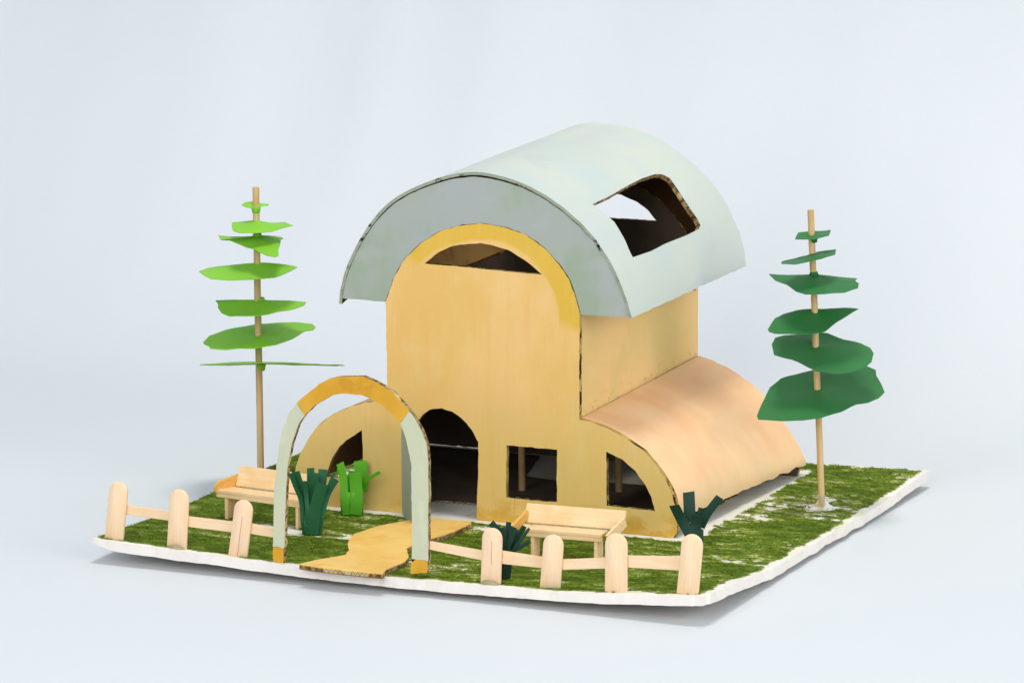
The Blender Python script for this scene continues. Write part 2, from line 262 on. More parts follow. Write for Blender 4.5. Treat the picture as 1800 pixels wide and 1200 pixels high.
def mat_wood(name, cols, seed, axis='z', crack=None):
    n = Nodes(name)
    sc = {'z': (7, 7, .5), 'x': (.5, 7, 7), 'y': (7, .5, 7)}[axis]
    g = n.noise(sc, 4, .6, seed, .3)
    c = n.mix(n.step(g, .36, .66), cols[0], cols[1])
    c = n.mix(n.step(n.noise((.8, .8, .5), 3, .5, seed + .3), .50, .68, 0, .6), c, cols[2])
    if crack is not None:
        d = n.math('ABSOLUTE', n.math('ADD', n.math('SUBTRACT', n.x, crack[0]), n.math('MULTIPLY', n.math('SUBTRACT', n.noise((1, 1, .8), 2, .5, seed), .5), .08)))
        k = n.math('MULTIPLY', n.step(d, .020, .008), n.math('MULTIPLY', n.step(n.z, crack[1], crack[1] + .1), n.step(n.z, crack[2], crack[2] - .1)))
        c = n.mix(n.math('MULTIPLY', k, .8), c, '#8a6040')
    return n.finish(c, .62, g, .15, .015, .25)

def mat_paper(name, cols, seed):
    n = Nodes(name)
    c = n.mix(n.noise((.7, .7, .7), 3, .5, seed), cols[0], cols[1])
    h = n.noise((14, 14, 14), 3, .6, seed)
    return n.finish(c, .55, h, .12, .01, .3)

def mat_glue():
    n = Nodes("dried_clear_glue")
    n.b.inputs['Transmission Weight'].default_value = .55
    n.b.inputs['IOR'].default_value = 1.35
    h = n.noise((4, 4, 4), 4, .6, 81)
    return n.finish(n.mix(h, '#d8d0ae', '#c2bb90'), .28, h, .6, .05, .5)

def mat_cloth():
    n = Nodes("white_cloth")
    c = n.mix(n.noise((.02, .02, .02), 3, .5, 91), '#d4d6d5', '#d0d3d4')
    w = n.noise((3.0, 3.0, 3.0), 2, .5, 92)
    wrinkle = n.noise((.05, .03, .02), 3, .5, 93, .5)
    return n.finish(c, .9, n.math('ADD', n.math('MULTIPLY', w, .03), wrinkle), .25, 1.0, .1)

M_FRONT, M_SIDE, M_WING, M_ROOF, M_GABLE = mat_front(), mat_side(), mat_wing(), mat_roof(), mat_gable()
M_KRAFT, M_EDGE = mat_kraft(), mat_edge()
M_INSIDE = mat_flat("shaded_grey_card", ('#6e6052', '#5f5347'), 60, (.5, .5, .5), .85, (2, 14, 14), .1)  # shade inside the house is put into this darker grey
M_LIT_LINING = mat_flat("lit_tan_card", ('#d8a458', '#e0b06a', '#c99244'), 59, (.5, .3, .5), .7)  # colour of a patch lit through the roof window, painted in
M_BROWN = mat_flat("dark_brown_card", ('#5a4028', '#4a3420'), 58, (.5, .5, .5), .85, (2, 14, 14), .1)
M_ROOFEDGE = mat_painted_edge("painted_roof_edge", ('#a9b09c', '#8f937c'), 65, .61)
M_WINGEDGE = mat_painted_edge("painted_wing_edge", ('#d9a868', '#b98546'), 66, .56)
M_WALLEDGE = mat_painted_edge("painted_wall_edge", ('#d3b468', '#a98a4a'), 67, .47)
M_SAGE = mat_flat("sage_paint", ('#c6c7a6', '#bfc3a6', '#cfcdac'), 71)
M_DOOR = mat_flat("grey_green_paint", ('#abb097', '#a3aa95'), 72)
M_OCHRE = mat_flat("ochre_paint", ('#cf9722', '#d9a534', '#c78c1c'), 73)
M_PATH = mat_flat("orange_yellow_paint", ('#e6b85f', '#eac26f', '#e0ad50'), 74)
M_WHITE = mat_flat("white_foam_board", ('#ebe2da', '#efe8de', '#e6dccb'), 75, (.6, .6, .6), .75, (5, 5, 5))
M_TOP = mat_flat("white_card", ('#e4dec8', '#ece8de', '#d8d2ae'), 76, (.5, .5, .5), .75, (5, 5, 5))
M_WOOD = mat_wood("pale_stick_wood", ('#efcba0', '#f4d7b2', '#f1c79e'), 77)
M_RAIL = mat_wood("pale_rail_wood", ('#f0cda2', '#f3d6b0', '#edc598'), 78, 'x')
M_BENCH = mat_wood("honey_stick_wood", ('#ecc690', '#f1d2a3', '#e7bb80'), 79, 'x')
M_ARM = mat_wood("amber_stick_wood", ('#d9a14e', '#e0b062', '#cd923f'), 80, 'y')
M_SKEWER = mat_wood("bamboo_skewer", ('#cba872', '#d8b988', '#bb965f'), 82)
M_LIME = mat_paper("lime_paper", ('#7cba2c', '#86c436'), 83)
M_GREEN = mat_paper("green_paper", ('#276c33', '#2f7539'), 84)
M_LEEK = mat_paper("bright_green_paper", ('#55a81c', '#62b525'), 85)
M_BOTTLE = mat_paper("dark_green_paper", ('#1b5632', '#1f5f36'), 86)
M_PINE = mat_paper("blackish_green_paper", ('#123527', '#163d2c'), 87)
M_GLUE, M_CLOTH = mat_glue(), mat_cloth()
M_INK = mat_flat("grey_ink", ('#6f6a66', '#77716b'), 88)
M_GRASS = [mat_flat("grass_powder", ('#5b6f17', '#73862f', '#4a5f11'), 89, (1.0, 1.9, 1.3), .9, (9, 9, 9), .1),
           mat_flat("deep_grass_powder", ('#45590e', '#576c19', '#3d4e0b'), 90, (1.2, 2.2, 1), .9, (9, 9, 9), .1),
           mat_flat("yellow_grass_powder", ('#8f9a45', '#b0b26f', '#74832c'), 91, (1.6, 1.6, 1), .9, (9, 9, 9), .1)]

ORIGIN = {}
def empty(name, loc, label, cat, group=None, rot=0.0):
    o = bpy.data.objects.new(name, None)
    scene.collection.objects.link(o)
    o.empty_display_size = .01
    o.location = Vector(loc) * CM
    o.rotation_euler = (0, 0, rot)
    o["label"] = label; o["category"] = cat; o["kind"] = "thing"
    if group: o["group"] = group
    ORIGIN[o.name] = Vector(loc)
    return o

def mesh_object(name, verts, faces, mats, parent=None, fmat=None, smooth=None, local=False, origin=None):
    """One mesh object. verts in centimetres (world unless local)."""
    off = Vector((0, 0, 0))
    if not local:
        q = parent
        while q is not None:
            off = off + ORIGIN.get(q.name, Vector((0, 0, 0))); q = q.parent
    shift = Vector(origin) if origin else Vector((0, 0, 0))
    me = bpy.data.meshes.new(name)
    A = (np.array([tuple(v) for v in verts], float) - np.array(off + shift)) * CM
    me.from_pydata(A.tolist(), [], [tuple(f) for f in faces])
    for m in (mats if isinstance(mats, (list, tuple)) else [mats]): me.materials.append(m)
    if fmat is not None: me.polygons.foreach_set("material_index", np.array(fmat, dtype=np.int32))
    if smooth is not None:
        me.polygons.foreach_set("use_smooth", np.ones(len(me.polygons), dtype=bool))
        me.set_sharp_from_angle(angle=math.radians(smooth))
    me.update()
    o = bpy.data.objects.new(name, me)
    scene.collection.objects.link(o)
    if parent is not None: o.parent = parent
    if origin: o.location = shift * CM; ORIGIN[o.name] = shift
    return o

def tag(o, label, cat=None, group=None, kind="thing"):
    o["label"] = label; o["kind"] = kind
    if cat: o["category"] = cat
    if group: o["group"] = group
    return o

def hand_cut(poly, amp=.02, step=.18, seed=0.0, keep=()):
    """Walks a closed outline in small steps with the slight wander of scissors."""
    out = []
    n = len(poly)
    for i in range(n):
        a, b = Vector(poly[i]), Vector(poly[(i + 1) % n])
        k = max(1, int((b - a).length / step))
        for j in range(k):
            p = a.lerp(b, j / k)
            q = Vector((p.x * 1.7 + seed, p.y * 1.7, seed * 2))
            d = Vector((noise.noise(q * 1.4), noise.noise(q * 1.4 + Vector((9, 4, 2))))) * amp * 1.2
            d += Vector((noise.noise(q * 4), noise.noise(q * 4 + Vector((5, 7, 1))))) * amp
            out.append(p + d)
    return out

def sheet(name, poly, holes, basis, thick, mats, parent, amp=.02, seed=0.0, cut=True, origin=None, step=.18):
    """A flat piece of card: outline (u, v) with holes, laid in a plane and given real thickness.
    basis = (origin, u axis, v axis, thickness direction); mats = face, back, cut edge."""
    o_, u_, v_, w_ = (Vector(k) for k in basis)
    loops = [hand_cut(poly, amp, step, seed)] + [hand_cut(h, amp, step, seed + 3 + i) for i, h in enumerate(holes)] if cut else [[Vector(p) for p in l] for l in [poly] + list(holes)]
    tris = tessellate_polygon([[Vector((p.x, p.y, 0)) for p in l] for l in loops])
    flat = [p for l in loops for p in l]
    n = len(flat)
    P = [o_ + u_ * p.x + v_ * p.y for p in flat]
    verts = P + [p + w_ * thick for p in P]
    want = -w_
    faces, fm = [], []
    for t in tris:
        a, b, c = (P[i] for i in t)
        nn = (b - a).cross(c - a)
        if nn.length < 1e-9: continue
        t = tuple(t) if nn.dot(want) > 0 else tuple(reversed(t))
        faces.append(t); fm.append(0)
        faces.append(tuple(i + n for i in reversed(t))); fm.append(1)
    k = 0
    for l in loops:
        m = len(l)
        for i in range(m):
            a, b = k + i, k + (i + 1) % m
            faces.append((a, b, b + n, a + n)); fm.append(2)
        k += m
    ob = mesh_object(name, verts, faces, mats, parent, fm, origin=origin)
    bm = bmesh.new(); bm.from_mesh(ob.data); bmesh.ops.recalc_face_normals(bm, faces=bm.faces); bm.to_mesh(ob.data); bm.free()
    return ob

def curved_sheet(name, grid, thick, mats, parent, mask=None, outward=None, smooth=40):
    """A bent piece of card from a grid of points, with its thickness on the inner side."""
    G = np.array(grid, float)
    n, m = G.shape[:2]
    du = np.gradient(G, axis=0); dv = np.gradient(G, axis=1)
    N = np.cross(du, dv)
    if outward is not None and (N[n // 2, m // 2] @ np.array(outward)) < 0:
        G = G[::-1]; mask = None if mask is None else mask[::-1]
        if np.ndim(thick): thick = thick[::-1]
        N = -N[::-1]
    N /= np.linalg.norm(N, axis=2, keepdims=True) + 1e-12
    T = thick if np.ndim(thick) else np.full((n, m), float(thick))
    I = G - N * T[..., None]
    verts = np.concatenate([G.reshape(-1, 3), I.reshape(-1, 3)])
    K = n * m
    keep = np.ones((n - 1, m - 1), bool) if mask is None else mask
    faces, fm, edges = [], [], {}
    for i in range(n - 1):
        for j in range(m - 1):
            if not keep[i, j]: continue
            a, b, c, d = i * m + j, (i + 1) * m + j, (i + 1) * m + j + 1, i * m + j + 1
            faces.append((a, b, c, d)); fm.append(0)
            faces.append((d + K, c + K, b + K, a + K)); fm.append(1)
            for e in ((a, b), (b, c), (c, d), (d, a)):
                r = (e[1], e[0])
                if r in edges: del edges[r]
                else: edges[e] = 1
    for a, b in edges:
        faces.append((b, a, a + K, b + K)); fm.append(2)
    used = np.unique(np.concatenate([np.array(f) for f in faces]))
    re = -np.ones(2 * K, int); re[used] = np.arange(len(used))
    faces = [tuple(int(re[i]) for i in f) for f in faces]
    return mesh_object(name, verts[used], faces, mats, parent, fm, smooth)

def box(x0, x1, y0, y1, z0, z1, r=.02):
    """Vertices and faces of a box with its edges broken."""
    bm = bmesh.new()
    bmesh.ops.create_cube(bm, size=1)
    for v in bm.verts:
        v.co = Vector(((x0 + x1) / 2 + v.co.x * (x1 - x0), (y0 + y1) / 2 + v.co.y * (y1 - y0), (z0 + z1) / 2 + v.co.z * (z1 - z0)))
    bmesh.ops.bevel(bm, geom=bm.edges[:], offset=r, segments=2, affect='EDGES', profile=.6)
    bm.verts.index_update()
    V = [v.co.copy() for v in bm.verts]; F = [tuple(v.index for v in f.verts) for f in bm.faces]
    bm.free()
    return V, F

def tube(pts, rad, seg=12, cap=True):
    V, F = [], []
    pts = [Vector(p) for p in pts]
    for i, p in enumerate(pts):
        d = (pts[min(i + 1, len(pts) - 1)] - pts[max(i - 1, 0)]).normalized()
        a = d.orthogonal().normalized() if abs(d.z) < .9 else Vector((1, 0, 0)); a = (a - d * a.dot(d)).normalized()
        b = d.cross(a)
        rr = rad[i] if isinstance(rad, (list, tuple)) else rad
        for k in range(seg):
            t = 2 * math.pi * k / seg
            V.append(p + (a * math.cos(t) + b * math.sin(t)) * rr)
    for i in range(len(pts) - 1):
        for k in range(seg):
            F.append((i * seg + k, i * seg + (k + 1) % seg, (i + 1) * seg + (k + 1) % seg, (i + 1) * seg + k))
    if cap:
        F.append(tuple(reversed(range(seg)))); F.append(tuple(range((len(pts) - 1) * seg, len(pts) * seg)))
    return V, F

# ------------------------------------------------------------------ the cloth everything stands on
FLOOR = -.74
def build_backdrop():
    prof = [(-260, 0)]
    prof += [(y, 0) for y in range(-240, 26, 6)]
    Rr = 27.0
    for k in range(0, 16):
        a = math.pi / 2 * k / 16
        prof.append((26 + Rr * math.sin(a), Rr - Rr * math.cos(a)))
    prof += [(26 + Rr, z) for z in range(27, 200, 5)]
    xs = np.arange(-220, 181, 1.5)
    V, F = [], []
    for (y, zz) in prof:
        for x in xs:
            f = min(1, max(0, (y - 24) / 24))
            d = f * .8 * (noise.noise(Vector((x * .05, zz * .006, 3))) + .5 * noise.noise(Vector((x * .16, zz * .015, 8))))
            fold = f * .26 * math.exp(-((x + 16 + zz * .05) / .8) ** 2) + f * .2 * math.exp(-((x + 23 + zz * .02) / .6) ** 2) + f * .35 * math.exp(-((x + 52 - zz * .06) / 1.0) ** 2)
            crease = .09 * noise.noise(Vector((x * .05 + y * .04, y * .11 - x * .03, 5)))
            V.append((x, y - d - fold, zz + FLOOR + crease * (1 - f)))
    m = len(xs)
    for i in range(len(prof) - 1):
        for j in range(m - 1):
            F.append((i * m + j, i * m + j + 1, (i + 1) * m + j + 1, (i + 1) * m + j))
    o = mesh_object("backdrop", V, F, M_CLOTH, smooth=60)
    tag(o, "bluish white cloth sweeping up behind the cardboard model", kind="structure")
build_backdrop()

# ------------------------------------------------------------------ base board
WF = ([-9.6, -6.6, -3.1, -.8, 2, 5, 9, 13.4, 16.2, 18, 21], [.42, .31, .2, .13, .05, .02, .06, .17, .28, .42, .62])
def warp(x, y):
    g = min(1, max(0, (-4 - y) / 8.2)) ** .95
    z = float(np.interp(x, *WF)) * g
    z += .12 * max(0, (x - 14) / 7) * max(0, (y - 12) / 6)
    z -= .10 * max(0, (x - 16) / 5) * math.exp(-((y - 9) / 4.5) ** 2)
    return z
FL, FR, BR, BL = (-9.45, -12.0), (20.95, -12.62), (20.92, 18.15), (-9.75, 17.9)
def board_xy(u, v):
    a = Vector(FL).lerp(Vector(FR), u); b = Vector(BL).lerp(Vector(BR), u)
    return a.lerp(b, v)

def build_board():
    nu, nv = 151, 151
    G = np.zeros((nu, nv, 3)); T = np.zeros((nu, nv))
    for i in range(nu):
        for j in range(nv):
            u, v = i / (nu - 1), j / (nv - 1)
            p = board_xy(u, v)
            e = 0
            if j == 0: p.y += .06 * noise.noise(Vector((p.x * .9, 1, 1))) + .05 * noise.noise(Vector((p.x * 3, 2, 1)))
            if i == nu - 1: p.x += .08 * noise.noise(Vector((p.y * .8, 5, 1))) + .025 * noise.noise(Vector((p.y * 2, 7, 1)))
            if u > .985 and v < .02: p = p + Vector((-.12, .1))
            G[i, j] = (p.x, p.y, warp(p.x, p.y))
            T[i, j] = .45 + .04 * noise.noise(Vector((p.x * .5, p.y * .5, 4))) + .02 * noise.noise(Vector((p.x * 2.5, p.y * 2.5, 9)))
            if u < .04: T[i, j] *= .45 + .55 * u / .04
    t = empty("base_board", (5.5, 2.5, FLOOR), "square white foam board carrying the model, corners curled up off the cloth", "board")
    curved_sheet("board", G, T, [M_TOP, M_WHITE, M_WHITE], t)
    # faint print on the white card seen through the doorway
    V, F = [], []
    for k in range(13):
        x = 1.0 + k * .27; y = 2.6 + .03 * k; z = .006
        dx, dy = .10, .34 + .1 * random.random()
        b = len(V)
        V += [(x, y, z), (x + .07, y, z), (x + dx + .07, y + dy, z), (x + dx, y + dy, z)]
        F.append((b, b + 1, b + 2, b + 3))
    o = mesh_object("printed_marks", V, F, M_INK, t)
    return t
build_board()

def grass_amount(X, Y):
    """How thickly the green powder lies at a point of the board (above 0 = green)."""
    def fbm(sx, sy, s, o=4):
        out = np.zeros_like(X); a, f = 1.0, 1.0
        for k in range(o):
            out += a * value_noise(X * sx * f + 17.3 * s + k * 5.1, Y * sy * f + 9.7 * s)
            a *= .55; f *= 2.1
        return out
    g = .81 + .48 * fbm(.35, .8, 1) + .30 * fbm(1.6, 3.2, 2, 3) + .36 * fbm(4.5, 8.5, 3, 3)
    right = np.clip((X - 14.5) / 2, 0, 1) * np.clip((Y + 1) / 4, 0, 1)
    g -= .16 * right
    yf = np.interp(X, [FL[0], FR[0]], [FL[1], FR[1]])
    n1 = fbm(1.1, 1.1, 5, 3)
    g -= 1.5 * np.clip(1 - (Y - yf - .22 - .16 * n1) / .28, 0, 1.2)
    g -= 1.5 * np.clip(1 - (FR[0] - X - .22 - .14 * n1) / .25, 0, 1.2)
    g -= 1.2 * np.clip(1 - (X - BL[0] - .08 - .1 * n1) / .2, 0, 1.2)
    g -= 1.2 * np.clip(1 - (BR[1] - .1 - Y - .1 * n1) / .2, 0, 1.2)
    # bare strip round the house
    dx = np.maximum(np.maximum(-5.0 - X, X - 15.1), 0); dy = np.maximum(np.maximum(-.25 - Y, Y - 15.9), 0)
    d = np.hypot(dx, dy)
    g -= 1.6 * np.clip(1 - (d - .30 - .25 * n1) / .35, 0, 1.2)
    def bare(cx, cy, rx, ry, k):
        return k * np.exp(-(((X - cx) / rx) ** 2 + ((Y - cy) / ry) ** 2) ** 1.5)
    g -= bare(-3.6, -6.0, 2.6, .9, 1.5) + bare(12.2, -6.6, 1.6, .7, 1.3) + bare(6.3, -1.6, 1.3, .8, .9)
    g -= bare(17.6, 10.6, 1.2, 1.2, .45) + bare(16.6, 7.2, .9, 2.0, .45) + bare(-1.2, -1.6, 1.8, .6, .5) + bare(0.6, -5.7, .6, .6, .8)
    return g
def value_noise(x, y):
    xi = np.floor(x).astype(np.int64); yi = np.floor(y).astype(np.int64)
    fx, fy = x - xi, y - yi
    fx = fx * fx * (3 - 2 * fx); fy = fy * fy * (3 - 2 * fy)
    def h(a, b):
        n = (a * 374761393 + b * 668265263) & 0x7fffffff
        n = ((n ^ (n >> 13)) * 1274126177) & 0x7fffffff
        return ((n ^ (n >> 16)) & 0xffff) / 32767.5 - 1
    a = h(xi, yi) * (1 - fx) + h(xi + 1, yi) * fx
    b = h(xi, yi + 1) * (1 - fx) + h(xi + 1, yi + 1) * fx
    return a * (1 - fy) + b * fy

def build_grass():
    nu, nv = 430, 430
    uu, vv = np.meshgrid(np.linspace(0.002, .998, nu), np.linspace(0.002, .998, nv), indexing='ij')
    uu = uu + rng.uniform(-.0008, .0008, uu.shape); vv = vv + rng.uniform(-.0008, .0008, vv.shape)
    def XY(u, v):
        X = (FL[0] * (1 - u) + FR[0] * u) * (1 - v) + (BL[0] * (1 - u) + BR[0] * u) * v
        Y = (FL[1] * (1 - u) + FR[1] * u) * (1 - v) + (BL[1] * (1 - u) + BR[1] * u) * v
        return X, Y
    wv = np.vectorize(warp)
    X, Y = XY(uu, vv)
    A = grass_amount(X, Y)
    Z = wv(X, Y) + .015 + .02 * np.clip(A, 0, 1) + .012 * value_noise(X * 6, Y * 6)
    cell = (A[:-1, :-1] + A[1:, :-1] + A[1:, 1:] + A[:-1, 1:]) / 4
    ii, jj = np.nonzero(cell > .12)
    a = ii * nv + jj
    F = np.stack([a, a + nv, a + nv + 1, a + 1], 1)
    cv = cell[ii, jj] + .35 * value_noise(X[ii, jj] * 1.3, Y[ii, jj] * 2.6)
    fm = np.where(cv < .36, 2, np.where(cv > .95, 1, 0))
    V = np.stack([X, Y, Z], 2).reshape(-1, 3)
    used = np.unique(F); re = -np.ones(len(V), int); re[used] = np.arange(len(used)); V = V[used]; F = re[F]
    # loose flecks of the powder
    n = 60000
    fu, fv = rng.uniform(0, 1, n), rng.uniform(0, 1, n)
    fx, fy = XY(fu, fv)
    am = grass_amount(fx, fy)
    ok = am + rng.uniform(-.35, .1, n) > -.05
    fx, fy, am = fx[ok], fy[ok], am[ok]; n = len(fx)
    fz = wv(fx, fy) + .02 + .03 * np.clip(am, 0, 1)
    ang = rng.uniform(0, 2 * math.pi, n); L = rng.uniform(.04, .13, n); W = rng.uniform(.015, .035, n)
    dx, dy = np.cos(ang), np.sin(ang)
    lift = rng.uniform(0, .06, n)
    p0 = np.stack([fx - dy * W, fy + dx * W, fz], 1); p1 = np.stack([fx + dy * W, fy - dx * W, fz + rng.uniform(0, .02, n)], 1)
    p2 = np.stack([fx + dx * L, fy + dy * L, fz + lift], 1)
    base = len(V)
    V2 = np.concatenate([V, np.stack([p0, p1, p2], 1).reshape(-1, 3)])
    T = base + np.arange(3 * n).reshape(-1, 3)
    faces = [tuple(map(int, f)) for f in F] + [tuple(map(int, t)) for t in T]
    fmm = np.concatenate([fm, np.where(am < .15, 2, rng.integers(0, 2, n))])
    o = mesh_object("grass", V2, faces, M_GRASS, fmat=fmm)
    tag(o, "patchy green powder grass strewn over the white board", kind="stuff")
build_grass()

# ------------------------------------------------------------------ the house
def smooth_line(pts, n):
    """Resample an open line evenly along its length with rounded corners."""
    P = np.array(pts, float)
    for _ in range(2):
        Q = [P[0]]
        for a, b in zip(P[:-1], P[1:]):
            Q += [a * .75 + b * .25, a * .25 + b * .75]
        Q.append(P[-1]); P = np.array(Q)
    s = np.r_[0, np.cumsum(np.linalg.norm(np.diff(P, axis=0), axis=1))]
    t = np.linspace(0, s[-1], n)
    return np.stack([np.interp(t, s, P[:, k]) for k in range(2)], 1)

def build_house():
    t = empty("cardboard_house", HOUSE, "yellow painted cardboard house with a pale sage barrel roof and two rounded side wings", "house")
    D = DATA
    base_z = .012
    front = [(14.55, base_z)] + D['wing_right'] + D['gable_arc'] + D['wing_left'] + [(-4.9, base_z)]
    # the doorway is open at the bottom: run the outline round it
    dh = D['door_hole']
    outline = front + [(dh[0][0], base_z)] + dh[1:-1] + [(dh[-1][0], base_z)]
    ft = ((0, 0, 0), (1, 0, 0), (0, 0, 1), (0, 1, 0))
    sheet("front_wall", outline, [D['gable_hole'], D['square_hole'], D['right_hole'], D['left_hole']], ft, .28,
          [M_FRONT, M_KRAFT, M_WALLEDGE], t, .022, 1.0)
    # back wall of bare card, lifted a little off the board, with the same eyebrow opening
    wr = [(x - .13, z - .11) for x, z in reversed(D['wing_back'])]
    wl = [(9.84 - x, z) for x, z in reversed(wr)]
    ar = [(4.9 + (x - 4.9) * .99, z) for x, z in D['gable_arc']]
    bo = [(15.25, .015)] + wr + ar + wl + [(-5.4, .07), (-1.0, .07), (-.9, .015)]
    hole = [(1.75, 12.15), (2.6, 12.75), (3.6, 13.2), (5.0, 13.42), (5.95, 13.38), (6.8, 13.08), (7.4, 12.65), (7.85, 12.18), (5.9, 12.17)]
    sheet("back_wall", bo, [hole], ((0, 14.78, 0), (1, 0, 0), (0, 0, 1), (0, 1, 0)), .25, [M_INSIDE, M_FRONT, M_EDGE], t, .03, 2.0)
    # tower side walls
    for x0, sgn in ((9.80, 1), (.02, -1)):
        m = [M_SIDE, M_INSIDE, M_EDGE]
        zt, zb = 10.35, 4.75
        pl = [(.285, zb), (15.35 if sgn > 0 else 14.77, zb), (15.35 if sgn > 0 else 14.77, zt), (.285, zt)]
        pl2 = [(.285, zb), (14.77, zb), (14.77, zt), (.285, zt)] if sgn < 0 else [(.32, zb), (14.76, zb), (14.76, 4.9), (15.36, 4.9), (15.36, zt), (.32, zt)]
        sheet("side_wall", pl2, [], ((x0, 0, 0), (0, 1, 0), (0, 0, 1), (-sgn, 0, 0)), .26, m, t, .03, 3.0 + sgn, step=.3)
    # bare strips of card closing the eaves between wall top and roof: flat on the right; the leaning left one is added, its tan standing for light through the roof window
    sheet("eave_strip", [(9.85, .30), (12.2, .30), (12.2, 14.76), (9.85, 14.76)], [], ((0, 0, 10.36), (1, 0, 0), (0, 1, 0), (0, 0, -1)), .12, [M_SIDE, M_KRAFT, M_EDGE], t, .02, 9, step=.4)
    lean = Vector((-1.2, 0, 2.75)).normalized()
    sheet("lit_lining", [(.32, 0), (14.74, 0), (14.74, 2.95), (.32, 2.95)], [], ((-.03, 0, 10.22), (0, 1, 0), lean, (-lean.z, 0, lean.x)), .12, [M_LIT_LINING, M_KRAFT, M_EDGE], t, .02, 8, step=.4)
    # barrel roof
    prof = D['roof_front']
    cx, cz = 4.97, 10.1
    n, m = 201, 143
    fr = smooth_line([(x, z) for x, z in prof], n)
    fa = np.arctan2(fr[:, 1] - cz, fr[:, 0] - cx); frad = np.hypot(fr[:, 0] - cx, fr[:, 1] - cz)
    bk = np.array(D['roof_back']); ba = np.arctan2(bk[:, 1] - cz, bk[:, 0] - cx); brad = np.hypot(bk[:, 0] - cx, bk[:, 1] - cz)
    o = np.argsort(ba)
    br = np.interp(fa, ba[o], brad[o])
    left = np.clip((fa - 1.65) / .5, 0, 1)
    br = br * (1 - left) + (frad * 1.01) * left
    G = np.zeros((n, m, 3))
    Y0, Y1 = .0, 15.05
    for j in range(m):
        v = j / (m - 1)
        rad = frad * (1 - v) + br * v
        y = Y0 + (Y1 - Y0) * v
        for i in range(n):
            rr = rad[i] + .045 * noise.noise(Vector((fa[i] * 2.2, y * .12, 3))) * (1 if 0 < v < 1 else .6)
            yy = y
            if j == 0: yy += .05 * noise.noise(Vector((i * .2, 3, 3)))
            if j == m - 1: yy += .14 * noise.noise(Vector((i * .16, 9, 3)))
            zo = 0
            if i in (0, n - 1): zo = .07 * noise.noise(Vector((y * 1.3, i, 2)))
            if i > n - 4 and j < 9: zo -= .26 * (1 - j / 9) * (i - n + 4) / 3      # bent corner hanging at the left front
            G[i, j] = (cx + math.cos(fa[i]) * rr, yy, cz + math.sin(fa[i]) * rr + zo)
    # the roof window: take the cells inside the traced outline out and draw their rim to it
    sky = hand_cut(D['skylight'], .0, .05)
    S = np.array([(p.x, p.y) for p in sky])
    A2 = np.repeat(fa[:, None], m, 1); Y2 = np.repeat(np.linspace(Y0, Y1, m)[None], n, 0)
    def inside(px, py):
        c = np.zeros_like(px, bool); k = len(S)
        for i in range(k):
            x1, y1 = S[i]; x2, y2 = S[(i + 1) % k]
            if y1 == y2: continue
            c ^= ((y1 > py) != (y2 > py)) & (px < (x2 - x1) * (py - y1) / (y2 - y1) + x1)
        return c
    cell_a = (A2[:-1, :-1] + A2[1:, 1:]) / 2; cell_y = (Y2[:-1, :-1] + Y2[1:, 1:]) / 2
    mask = ~inside(cell_a, cell_y)
    rim = np.zeros((n, m), bool)
    for i in range(1, n - 1):
        for j in range(1, m - 1):
            q = mask[i - 1:i + 1, j - 1:j + 1]
            if q.any() and not q.all(): rim[i, j] = True
    W = np.array([7.0, 1.0])
    for i, j in zip(*np.nonzero(rim)):
        p = np.array([A2[i, j], Y2[i, j]])
        d = np.linalg.norm((S - p) * W, axis=1); k = int(d.argmin())
        if d[k] < .25:
            a, y = S[k]
            rr = np.interp(y, [Y0, Y1], [np.interp(-a, np.sort(-fa), frad[np.argsort(-fa)]), np.interp(-a, np.sort(-fa), br[np.argsort(-fa)])])
            G[i, j] = (cx + math.cos(a) * rr, y, cz + math.sin(a) * rr)
    for k in (0, 5, 16, 12):            # the four cut corners
        a, y = DATA['skylight'][k]
        q = np.argwhere(rim); dd = np.linalg.norm((np.stack([A2[rim], Y2[rim]], 1) - [a, y]) * W, axis=1)
        i, j = q[dd.argmin()]
        sa = np.sort(-fa); so = np.argsort(-fa)
        rr = np.interp(y, [Y0, Y1], [np.interp(-a, sa, frad[so]), np.interp(-a, sa, br[so])])
        G[i, j] = (cx + math.cos(a) * rr, y, cz + math.sin(a) * rr)
    T = np.full((n, m), .25); T[:, :12] = np.linspace(.15, .25, 12)[None]
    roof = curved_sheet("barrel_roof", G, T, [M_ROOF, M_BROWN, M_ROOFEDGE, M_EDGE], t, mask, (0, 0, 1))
    for p in roof.data.polygons:          # the cut round the roof window shows raw corrugated card
        if p.material_index == 2:
            c = p.center / CM + Vector(HOUSE)
            if 1 < c.y < 14 and c.z > 11.2: p.material_index = 3
    # crescent gable panels closing the roof's two ends around the walls
    inn = D['gable_arc']
    outp = [(cx + math.cos(a) * (r - .142), cz + math.sin(a) * (r - .235)) for a, r in zip(fa[::4], frad[::4])]
    inn2 = [(cx + (x - cx) * 1.004 + (.01 if x > cx else -.01), z + .012) for x, z in inn]
    cres = outp + list(reversed(inn2))
    sheet("gable_panel", cres, [], ((0, .035, 0), (1, 0, 0), (0, 0, 1), (0, 1, 0)), .25, [M_GABLE, M_KRAFT, M_EDGE], t, .02, 5.0)
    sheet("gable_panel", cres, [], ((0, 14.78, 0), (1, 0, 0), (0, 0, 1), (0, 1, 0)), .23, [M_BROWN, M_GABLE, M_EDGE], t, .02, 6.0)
    # side wings: bent card from the tower down to just above the board
    fpr = [(x, z) for x, z in reversed(D['wing_right'])]
    fpr[0] = (9.84, 5.25); fpr = [p for p in fpr if p[1] > .86] + [(14.62, .84)]
    fprl = [(x, z) for x, z in D['wing_left']]
    fprl[0] = (.0, 5.1); fprl = [p for p in fprl if p[1] > .75] + [(-4.92, .62)]
    bpr = list(D['wing_back']); bprl = [(9.84 - x, z) for x, z in bpr]
